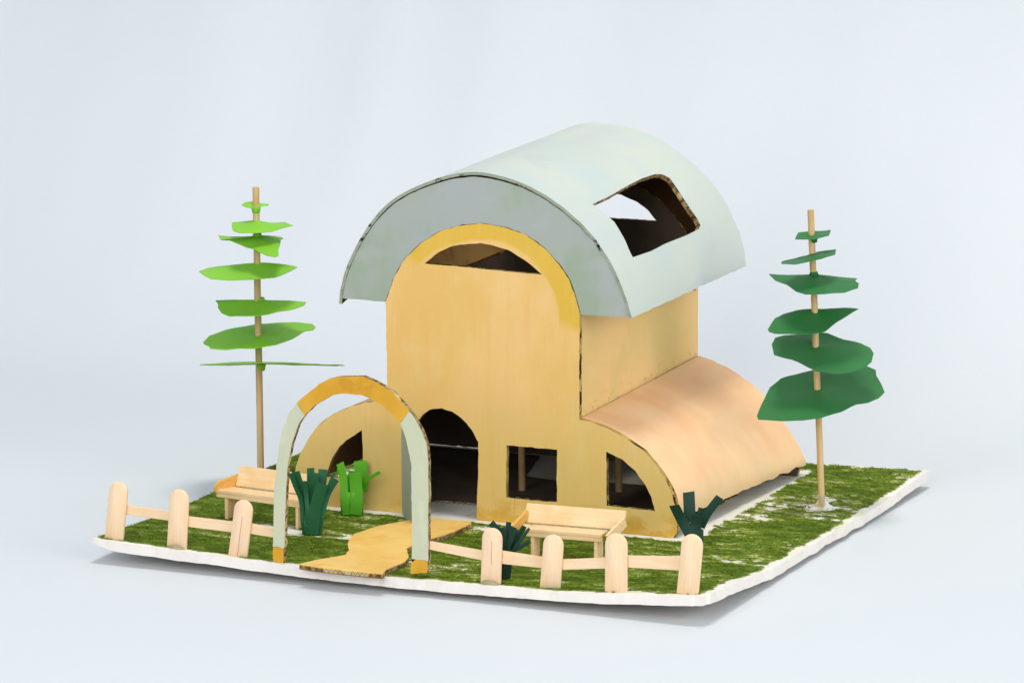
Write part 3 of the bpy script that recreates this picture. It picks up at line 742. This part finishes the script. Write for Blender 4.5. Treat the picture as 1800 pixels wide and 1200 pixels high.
    for fp_, bp_, sgn in ((fpr, bpr, 1), (fprl, bprl, -1)):
        a, b = smooth_line(fp_, 60), smooth_line(bp_, 60)
        mm = 80
        G = np.zeros((60, mm, 3))
        for j in range(mm):
            v = j / (mm - 1)
            y = .285 + 15.03 * v
            w = v
            for i in range(60):
                p = a[i] * (1 - w) + b[i] * w
                k = 1 + .035 * noise.noise(Vector((i * .05, y * .12, 5 + sgn))) * min(1, i / 8)
                # soft creases across the bend
                k -= .010 * math.exp(-((y - 7.6) / .35) ** 2) * min(1, i / 12)
                yy = y
                if j == mm - 1: yy += .12 * noise.noise(Vector((i * .3, 4, sgn)))
                zo = .09 * noise.noise(Vector((y * 1.1, 2, sgn))) + .04 * noise.noise(Vector((y * 3.5, 6, sgn))) if i == 59 else 0
                ox = 9.84 if sgn > 0 else 0
                G[i, j] = (ox + (p[0] - ox) * k + .012 * sgn, yy, p[1] + zo + .012)
        curved_sheet("wing_roof", G, .2, [M_WING, M_KRAFT, M_WINGEDGE], t, None, (sgn, 0, 1.0))
    # grey door leaf standing open beside the doorway
    hx, hy = .84, -.02
    dirv = Vector((1.62, -2.52, 0)).normalized()
    w = 3.35
    leaf = [(0, .06), (w, .06), (w, 3.6)] + [(w / 2 + w / 2 * math.cos(a), 3.6 + 1.45 * math.sin(a)) for a in np.linspace(.25, math.pi - .25, 10)] + [(0, 3.75)]
    nd = Vector((0, 0, 1)).cross(dirv)
    sheet("door", leaf, [], ((hx, hy - .18, 0), dirv, (0, 0, 1), nd), .2, [M_DOOR, M_DOOR, M_EDGE], t, .015, 7.0)
    # two skewer posts inside
    for px, py in ((4.15, 6.56), (8.56, 8.1)):
        V, F = tube([(px, py, 0.02), (px - .03, py, 2.5), (px - .06, py, 4.9)], .17)
        mesh_object("inside_post", V, F, M_SKEWER, t, smooth=40)
    sheet("floor_shade_panel", [(-3.9, 2.6), (.6, 2.9), (4.6, 3.2), (6, 1.4), (13.9, 1.2), (14.1, 9.6), (8, 9.9), (5.2, 9.2), (3.0, 9.6), (1.8, 14.3), (-4.2, 14.3)], [], ((0, 0, .07), (1, 0, 0), (0, 1, 0), (0, 0, -1)), .05, [M_INSIDE, M_KRAFT, M_EDGE], t, .03, 8)  # dark sheet added so the floor inside reads as shaded
    return t
build_house()

# ------------------------------------------------------------------ garden path
def build_path():
    t = empty("garden_path", (3.4, -7, 0), "winding orange-yellow cardboard path from the doorway out under the arch", "path")
    P = hand_cut(DATA['path'], .03, .16, 2.0)
    tris = tessellate_polygon([[Vector((p.x, p.y, 0)) for p in P]])
    n = len(P)
    top = [(p.x, p.y, warp(p.x, p.y) + .28 + .015 * noise.noise(Vector((p.x, p.y, 0)))) for p in P]
    mid = [(p.x, p.y, z - .045) for p, (_, _, z) in zip(P, top)]
    V = top + [(x, y, z - .045) for x, y, z in top] + [(x, y, z - .20) for x, y, z in top] + [(x, y, z - .25) for x, y, z in top]
    F, fm = [], []
    for q in tris:
        a, b, c = (Vector(top[i]) for i in q)
        q = tuple(q) if (b - a).cross(c - a).z > 0 else tuple(reversed(q))
        F.append(q); fm.append(0); F.append(tuple(i + 3 * n for i in reversed(q))); fm.append(1)
    for k, mi in ((0, 0), (1, 2), (2, 1)):
        for i in range(n):
            j = (i + 1) % n
            F.append((i + k * n, j + k * n, j + (k + 1) * n, i + (k + 1) * n)); fm.append(mi)
    o = mesh_object("walkway", V, F, [M_PATH, M_KRAFT, M_EDGE], t, fm)
    bm = bmesh.new(); bm.from_mesh(o.data); bmesh.ops.recalc_face_normals(bm, faces=bm.faces); bm.to_mesh(o.data); bm.free()
    # the wavy core of the corrugated card shows along the front edge
    V, F = [], []
    x = 1.55; k = 0
    pts = []
    while x < 5.55:
        z0 = warp(x, -12.8) + .28
        y = np.interp(x, [1.42, 2.47, 5.62], [-12.66, -12.83, -12.84]) - .012
        pts.append((x, y, z0 - .20 if k % 2 else z0 - .05)); x += .11; k += 1
    for (a, b) in zip(pts[:-1], pts[1:]):
        i = len(V)
        V += [a, b, (b[0], b[1], b[2] + .035), (a[0], a[1], a[2] + .035), (a[0], a[1] + .1, a[2]), (b[0], b[1] + .1, b[2]), (b[0], b[1] + .1, b[2] + .035), (a[0], a[1] + .1, a[2] + .035)]
        F += [(i, i + 1, i + 2, i + 3), (i + 4, i + 7, i + 6, i + 5), (i, i + 4, i + 5, i + 1), (i + 3, i + 2, i + 6, i + 7)]
    mesh_object("corrugated_core", V, F, M_KRAFT, t)
build_path()

# ------------------------------------------------------------------ arch at the gate
def build_arch():
    ao, ai = DATA['arch_out'], DATA['arch_in']
    Y = -11.9
    t = empty("garden_arch", (3.5, Y + .15, .1), "tall cardboard arch over the path with sage legs, ochre top and feet", "arch")
    bs = ((0, Y, 0), (1, 0, 0), (0, 0, 1), (0, 1, 0))
    mat = lambda m: [m, M_KRAFT, M_EDGE]
    # feet (below), legs, top band: indices into the traced inner and outer lines
    def lerp(a, b, k): return (a[0] + (b[0] - a[0]) * k, a[1] + (b[1] - a[1]) * k)
    lf_o = lerp(ao[0], ao[1], .72); lf_i = (ai[0][0] + .01, lf_o[1] - .06)
    rf_o = lerp(ao[-1], ao[-2], .78); rf_i = (lerp(ai[-1], ai[-2], .9)[0], rf_o[1] + .04)
    sheet("foot", [ao[0], lf_o, lf_i, ai[0]], [], bs, .28, mat(M_OCHRE), t, .02, 1)
    sheet("foot", [ai[-1], rf_i, rf_o, ao[-1]], [], bs, .28, mat(M_OCHRE), t, .02, 2)
    g = .0
    sheet("leg", [lf_o] + ao[1:8] + ai[8::-1][:8] + [lf_i], [], bs, .28, mat(M_SAGE), t, .022, 3)
    sheet("leg", [rf_i] + ai[-2:17:-1] + ao[18:-1] + [rf_o], [], bs, .28, mat(M_SAGE), t, .022, 4)
    sheet("arch_top", ao[7:19] + ai[18:7:-1], [], bs, .28, mat(M_OCHRE), t, .022, 5)
build_arch()

# ------------------------------------------------------------------ stick fences
def stick(width, height, thick, r_top=True):
    """Outline of a craft stick standing up: square foot, round head."""
    h = width / 2
    pts = [(-h, 0), (h, 0), (h, height - h)]
    pts += [(h * math.cos(a), height - h + h * math.sin(a)) for a in np.linspace(0, math.pi, 13)[1:-1]]
    pts += [(-h, height - h)]
    return pts
def bevelled(poly, basis, thick, r=.035):
    """Extruded outline with softened rims; returns verts, faces."""
    o_, u_, v_, w_ = (Vector(k) for k in basis)
    P = [Vector(p) for p in poly]; n = len(P)
    c = sum(P, Vector((0, 0))) / n
    inner = [p + (c - p).normalized() * r for p in P]
    rings = [(inner, 0), (P, r), (P, thick - r), (inner, thick)]
    V = [o_ + u_ * p.x + v_ * p.y + w_ * d for ring, d in rings for p in ring]
    F = [tuple(reversed(range(n))), tuple(range(3 * n, 4 * n))]
    for k in range(3):
        for i in range(n):
            j = (i + 1) % n
            F.append((k * n + i, k * n + j, (k + 1) * n + j, (k + 1) * n + i))
    return V, F
def fix_normals(o):
    bm = bmesh.new(); bm.from_mesh(o.data); bmesh.ops.recalc_face_normals(bm, faces=bm.faces); bm.to_mesh(o.data); bm.free()

CRACK = {2: (0.0, .0, 2.0), 3: (.02, .9, 2.05)}
def build_fence(idx, ridx, loc, label):
    t = empty("stick_fence", loc, label, "fence", "craft stick fences along the front edge")
    for i in idx:
        b, tp, w = DATA['posts'][i]
        b, tp = Vector(b), Vector(tp)
        g = warp(b.x, b.y) - .04
        if abs(b.z - g) < .5: b.z = g
        up = (tp - b); L = up.length; up.normalize()
        right = Vector((1, -.02, 0)); right = (right - up * right.dot(up)).normalized()
        w_ = right.cross(up) * -1
        if w_.y < 0: w_ = -w_
        V, F = bevelled(stick(w, L, .16), ((0, 0, 0), (1, 0, 0), (0, 0, 1), (0, 1, 0)), .16, .022)
        m = mat_wood("cracked_stick_wood", ('#efcba4', '#f3d3b0', '#eec29c'), 100 + i, 'z', CRACK[i]) if i in CRACK else M_WOOD
        o = mesh_object("post", V, F, m, t, local=True, smooth=50)
        fix_normals(o)
        o.matrix_local = Matrix(((right.x, w_.x, up.x, (b.x - loc[0]) * CM), (right.y, w_.y, up.y, (b.y - loc[1]) * CM), (right.z, w_.z, up.z, (b.z - loc[2]) * CM), (0, 0, 0, 1)))
        if i in CRACK: o["label"] = "stick post with a thin split down its face"
        if i in (1, 3):
            # blob of glue at the foot
            V, F = blob(b + Vector((0, -.05, .06)), (.42, .16, .16), i)
            mesh_object("glue", V, F, M_GLUE, t, smooth=60)
    for i in ridx:
        q = [Vector(p) for p in DATA['rails'][i]]
        a = (q[0] + q[3]) / 2; b = (q[1] + q[2]) / 2
        V = []
        for d in (0, .15):
            V += [p + Vector((0, d, 0)) for p in q]
        # subdivide so that the stick can bow very slightly
        bm = bmesh.new(); vs = [bm.verts.new(v) for v in V]
        for f in ((0, 1, 2, 3), (7, 6, 5, 4), (0, 4, 5, 1), (1, 5, 6, 2), (2, 6, 7, 3), (3, 7, 4, 0)): bm.faces.new([vs[k] for k in f])
        bmesh.ops.recalc_face_normals(bm, faces=bm.faces)
        bmesh.ops.bevel(bm, geom=bm.edges[:], offset=.03, segments=2, affect='EDGES')
        bm.verts.index_update()
        V = [v.co.copy() for v in bm.verts]; F = [tuple(v.index for v in f.verts) for f in bm.faces]; bm.free()
        mesh_object("rail", V, F, M_RAIL, t, smooth=50)
    return t
def blob(c, r, seed):
    V, F = [], []
    nu, nv = 14, 8
    for j in range(nv + 1):
        ph = math.pi * j / nv
        for i in range(nu):
            th = 2 * math.pi * i / nu
            d = Vector((math.cos(th) * math.sin(ph), math.sin(th) * math.sin(ph), math.cos(ph)))
            k = 1 + .35 * noise.noise(d * 1.8 + Vector((seed, seed, 0)))
            V.append(Vector(c) + Vector((d.x * r[0], d.y * r[1], d.z * r[2])) * k)
    for j in range(nv):
        for i in range(nu):
            F.append((j * nu + i, (j + 1) * nu + i, (j + 1) * nu + (i + 1) % nu, j * nu + (i + 1) % nu))
    return V, F
build_fence((0, 1, 2), (0, 1, 2), (-4.5, -11.7, .3), "short stick fence of three pale posts left of the arch")
build_fence((3, 4, 5, 6), (3, 4, 5, 6), (15.2, -12.1, .3), "longer stick fence of four pale posts right of the arch")

# ------------------------------------------------------------------ benches of sticks
def build_bench(loc, rot, label, seat_half, back, arms, legs, seat_top):
    t = empty("bench", loc, label, "bench", "small benches made of wooden sticks", rot)
    st = seat_top
    def part(name, V, F, m):
        o = mesh_object(name, V, F, m, t, local=True, smooth=40); fix_normals(o); return o
    V, F = box(-seat_half, seat_half, 0, .98, st - .17, st, .025); part("seat", V, F, M_BENCH)
    V, F = box(-seat_half + .02, seat_half + .02, .03, .2, st - .36, st - .175, .02); part("apron", V, F, M_BENCH)
    x0, x1, y0, y1, z0, z1 = back
    dy, dz = (y1 - y0), (z1 - z0)
    nrm = Vector((0, -dz, dy)).normalized() * .15
    bm = bmesh.new()
    q = [Vector((x0, y0, z0)), Vector((x1, y0, z0)), Vector((x1, y1, z1)), Vector((x0, y1, z1))]
    vs = [bm.verts.new(v) for v in q] + [bm.verts.new(v - nrm) for v in q]
    for f in ((0, 1, 2, 3), (7, 6, 5, 4), (0, 4, 5, 1), (1, 5, 6, 2), (2, 6, 7, 3), (3, 7, 4, 0)): bm.faces.new([vs[k] for k in f])
    bmesh.ops.recalc_face_normals(bm, faces=bm.faces); bmesh.ops.bevel(bm, geom=bm.edges[:], offset=.025, segments=2, affect='EDGES'); bm.verts.index_update()
    part("backrest", [v.co.copy() for v in bm.verts], [tuple(v.index for v in f.verts) for f in bm.faces], M_BENCH); bm.free()
    for (ax, ay, az, bx, by, bz, h, rnd, m) in arms:
        a, b = Vector((ax, ay, az)), Vector((bx, by, bz))
        u = (b - a); L = u.length; u.normalize(); v = Vector((0, 0, 1)); w = u.cross(v).normalized(); v = w.cross(u)
        pts = [(L, 0), (L, h)]
        if rnd: pts += [(h * .5 - h * .5 * math.sin(k), h * .5 + h * .5 * math.cos(k)) for k in np.linspace(0, math.pi, 8)]
        else: pts += [(0, h), (0, 0)]
        V, F = bevelled(pts, (a, u, v, w), .14, .025); part("armrest", V, F, m)
    for lx in legs:
        V, F = box(lx - .08, lx + .08, .12, .95, -.02, st - .18, .02); part("leg", V, F, M_BENCH)
    # glue squeezed out between seat and back
    V, F = [], []
    for k in range(9):
        x = x0 + .5 + (x1 - x0 - 1.0) * k / 8 + random.uniform(-.12, .12)
        v, f = blob((x, y0 - .03, st + .02), (.2, .06, .05), k); b = len(V); V += v; F += [tuple(i + b for i in q) for q in f]
    mesh_object("glue", V, F, M_GLUE, t, local=True, smooth=60)
    return t
build_bench((11.8, -6.6, warp(11.8, -6.3)), math.radians(3), "wide wooden stick bench below the square window, behind the longer fence",
            1.83, (-2.3, 2.5, 1.02, 1.45, 1.46, 2.28),
            [(-2.45, .0, 1.16, -2.22, 1.25, 1.66, .42, False, M_ARM), (2.1, .0, 1.02, 2.5, 1.3, 1.62, .46, False, M_BENCH)], (-1.55, 1.5), 1.42)
build_bench((-4.35, -4.95, warp(-4.3, -4.6)), math.radians(-8), "wooden stick bench with an amber armrest left of the arch, before the light tree",
            2.45, (-2.0, 2.2, 1.0, 1.4, 1.46, 2.38),
            [(-2.50, -.05, 1.10, -2.06, 1.38, 1.32, .68, True, M_ARM), (2.40, .0, 1.10, 2.26, 1.3, 1.30, .6, True, M_ARM)], (-1.95, 2.05), 1.43)

# ------------------------------------------------------------------ paper trees on skewers
def disc_mesh(pc, outline, dome, seed, thick=.03):
    c = Vector(pc)
    O = [Vector(o) for o in outline]
    n0 = len(O)
    # finer outline
    Q = []
    for i in range(n0):
        a, b = O[i], O[(i + 1) % n0]
        k = max(1, int((b - a).length / .25))
        for j in range(k): Q.append(a.lerp(b, j / k))
    n = len(Q)
    rings = [.06, .2, .4, .6, .8, .93, 1.0]
    V = [c + Vector((0, 0, dome))]
    for tt in rings:
        for q in Q:
            p = c.lerp(q, tt)
            ang = math.atan2(q.y - c.y, q.x - c.x)
            p.z += dome * (1 - tt) ** 2 + .12 * tt * (1 - tt) * math.sin(2 * ang + seed) * 2 + .05 * tt * noise.noise(Vector((p.x * 1.1, p.y * 1.1, seed)))
            V.append(p)
    m = len(V)
    F = []
    for i in range(n): F.append((0, 1 + i, 1 + (i + 1) % n))
    for k in range(len(rings) - 1):
        for i in range(n):
            j = (i + 1) % n
            F.append((1 + k * n + i, 1 + (k + 1) * n + i, 1 + (k + 1) * n + j, 1 + k * n + j))
    V2 = V + [v - Vector((0, 0, thick)) for v in V]
    F2 = F + [tuple(i + m for i in reversed(f)) for f in F]
    e = 1 + (len(rings) - 1) * n
    for i in range(n):
        j = (i + 1) % n
        F2.append((e + i, e + i + m, e + j + m, e + j))
    return V2, F2

def build_tree(key, label, r, paper, collars, glue):
    T = DATA[key]
    b, tp = Vector(T['base']), Vector(T['top'])
    b.z = warp(b.x, b.y)
    t = empty("paper_tree", b, label, "tree", "paper trees on wooden skewers")
    n = 9
    V, F = tube([b.lerp(tp, i / n) + Vector((.02 * noise.noise(Vector((i, 1, b.x))), .02 * noise.noise(Vector((i, 5, b.x))), 0)) for i in range(n + 1)], r, 14)
    mesh_object("trunk", V, F, M_SKEWER, t, smooth=50)
    ax = (tp - b).normalized()
    for k, (pc, out) in enumerate(T['discs']):
        V, F = disc_mesh(pc, out, .06, k * 1.7 + r * 10)
        o = mesh_object("leaf_layer", V, F, paper, t, smooth=50); fix_normals(o)
        c = Vector(pc)
        if k in collars:
            s = collars[k]
            h = -.36 if s < 0 else .17
            V, F = tube([c + ax * (-.02 if s < 0 else .04), c + ax * h * .5, c + ax * h], [r * 1.5, r * 1.35, r * 1.12], 12, False)
            sub = mesh_object("collar", V, F, paper, o, smooth=50)
            sol = sub.modifiers.new("thickness", 'SOLIDIFY'); sol.thickness = .02 * CM
    if glue:
        V, F = [], []
        nu, nr = 28, 8
        for j in range(nr + 1):
            q = j / nr
            for i in range(nu):
                th = 2 * math.pi * i / nu
                rad = r + .02 + (.62 + .22 * noise.noise(Vector((math.cos(th) * 1.6, math.sin(th) * 1.6, 3)))) * q ** 1.3
                x, y = b.x + math.cos(th) * rad, b.y + math.sin(th) * rad
                V.append((x, y, warp(x, y) + .03 + .55 * (1 - q) ** 3.0 + .04 * noise.noise(Vector((x * 4, y * 4, 1)))))
        for j in range(nr):
            for i in range(nu):
                F.append((j * nu + i, j * nu + (i + 1) % nu, (j + 1) * nu + (i + 1) % nu, (j + 1) * nu + i))
        o = mesh_object("glue", V, F, M_GLUE, t, smooth=60); fix_normals(o)
build_tree('tree_light', "lime green paper tree with seven leaf layers behind the amber armed bench", .165, M_LIME,
           {0: -1, 2: 1, 4: 1, 6: -1}, False)
build_tree('tree_dark', "deep green paper tree with six leaf layers beside the peach wing roof", .155, M_GREEN,
           {0: -1, 2: 1}, True)

# ------------------------------------------------------------------ fringed paper plants
def ribbon(pts, w, fh, thick=.025, curl=.035):
    P = [Vector(p) for p in pts]
    # smooth the spine
    Q = []
    m = len(P)
    S = []
    for i in range(m - 1):
        for k in range(5): S.append((i + k / 5))
    S.append(m - 1)
    def cr(t):
        i = min(int(t), m - 2); f = t - i
        p0, p1, p2, p3 = P[max(i - 1, 0)], P[i], P[i + 1], P[min(i + 2, m - 1)]
        return .5 * ((2 * p1) + (p2 - p0) * f + (2 * p0 - 5 * p1 + 4 * p2 - p3) * f * f + (3 * p1 - p0 - 3 * p2 + p3) * f ** 3)
    C = [cr(s) for s in S]
    V, F = [], []
    n = len(C); cols = 5
    slant = .35 * noise.noise(Vector((P[0].x * 3, P[-1].z * 5, P[-1].x * 4)))
    tw0 = .9 * noise.noise(Vector((P[-1].x * 4, P[-1].z * 3, 2)))
    for i, c in enumerate(C):
        d = (C[min(i + 1, n - 1)] - C[max(i - 1, 0)]).normalized()
        side = d.cross(fh); side = side.normalized() if side.length > 1e-4 else Vector((1, 0, 0))
        nor = side.cross(d).normalized()
        if nor.dot(fh) > 0: nor = -nor
        for k in range(cols):
            s = (k / (cols - 1) - .5)
            tw = tw0 * (i / (n - 1)) ** 2
            sd = side * math.cos(tw) + nor * math.sin(tw)
            e = d * (slant * s * w) if i == n - 1 else Vector((0, 0, 0))
            V.append(c + sd * s * w + nor * (curl * w * (1 - 4 * s * s)) + e)
    for i in range(n - 1):
        for k in range(cols - 1):
            a = i * cols + k
            F.append((a, a + 1, a + cols + 1, a + cols))
    return V, F
def build_plant(key, label, paper):
    T = DATA[key]
    fh = Vector(T['fh'])
    b = Vector(T['base']); b.z = warp(b.x, b.y) + .01
    t = empty("paper_plant", b, label, "plant", "fringed paper plants")
    # rolled paper stem: a spiral strip
    V, F = [], []
    turns, seg = 2.25, 54
    for i in range(seg + 1):
        a = 2 * math.pi * turns * i / seg - 1.2
        rr = T['r'] * (1 - .16 * i / seg)
        flare = 1.04
        for z in (0, T['h'] * .5, T['h']):
            V.append((b.x + math.cos(a) * rr * (1 if z == 0 else flare), b.y + math.sin(a) * rr * (1 if z == 0 else flare), b.z + z))
    for i in range(seg):
        for k in range(2):
            F.append((i * 3 + k, (i + 1) * 3 + k, (i + 1) * 3 + k + 1, i * 3 + k + 1))
    o = mesh_object("rolled_stem", V, F, paper, t, smooth=50)
    s = o.modifiers.new("thickness", 'SOLIDIFY'); s.thickness = .025 * CM
    for pts, w in T['leaves']:
        V, F = ribbon(pts, w, fh)
        o = mesh_object("leaf", V, F, paper, t)
        s = o.modifiers.new("thickness", 'SOLIDIFY'); s.thickness = .022 * CM; s.offset = 0
build_plant('plant_a', "dark green fringed paper plant just inside the arch, beside the path", M_BOTTLE)
build_plant('plant_b', "bright lime fringed paper plant against the house wall left of the door", M_LEEK)
build_plant('plant_c', "blackish green spiky paper plant behind the first post right of the arch", M_PINE)
build_plant('plant_d', "blackish green paper plant with few broad leaves at the right wing's corner", M_PINE)
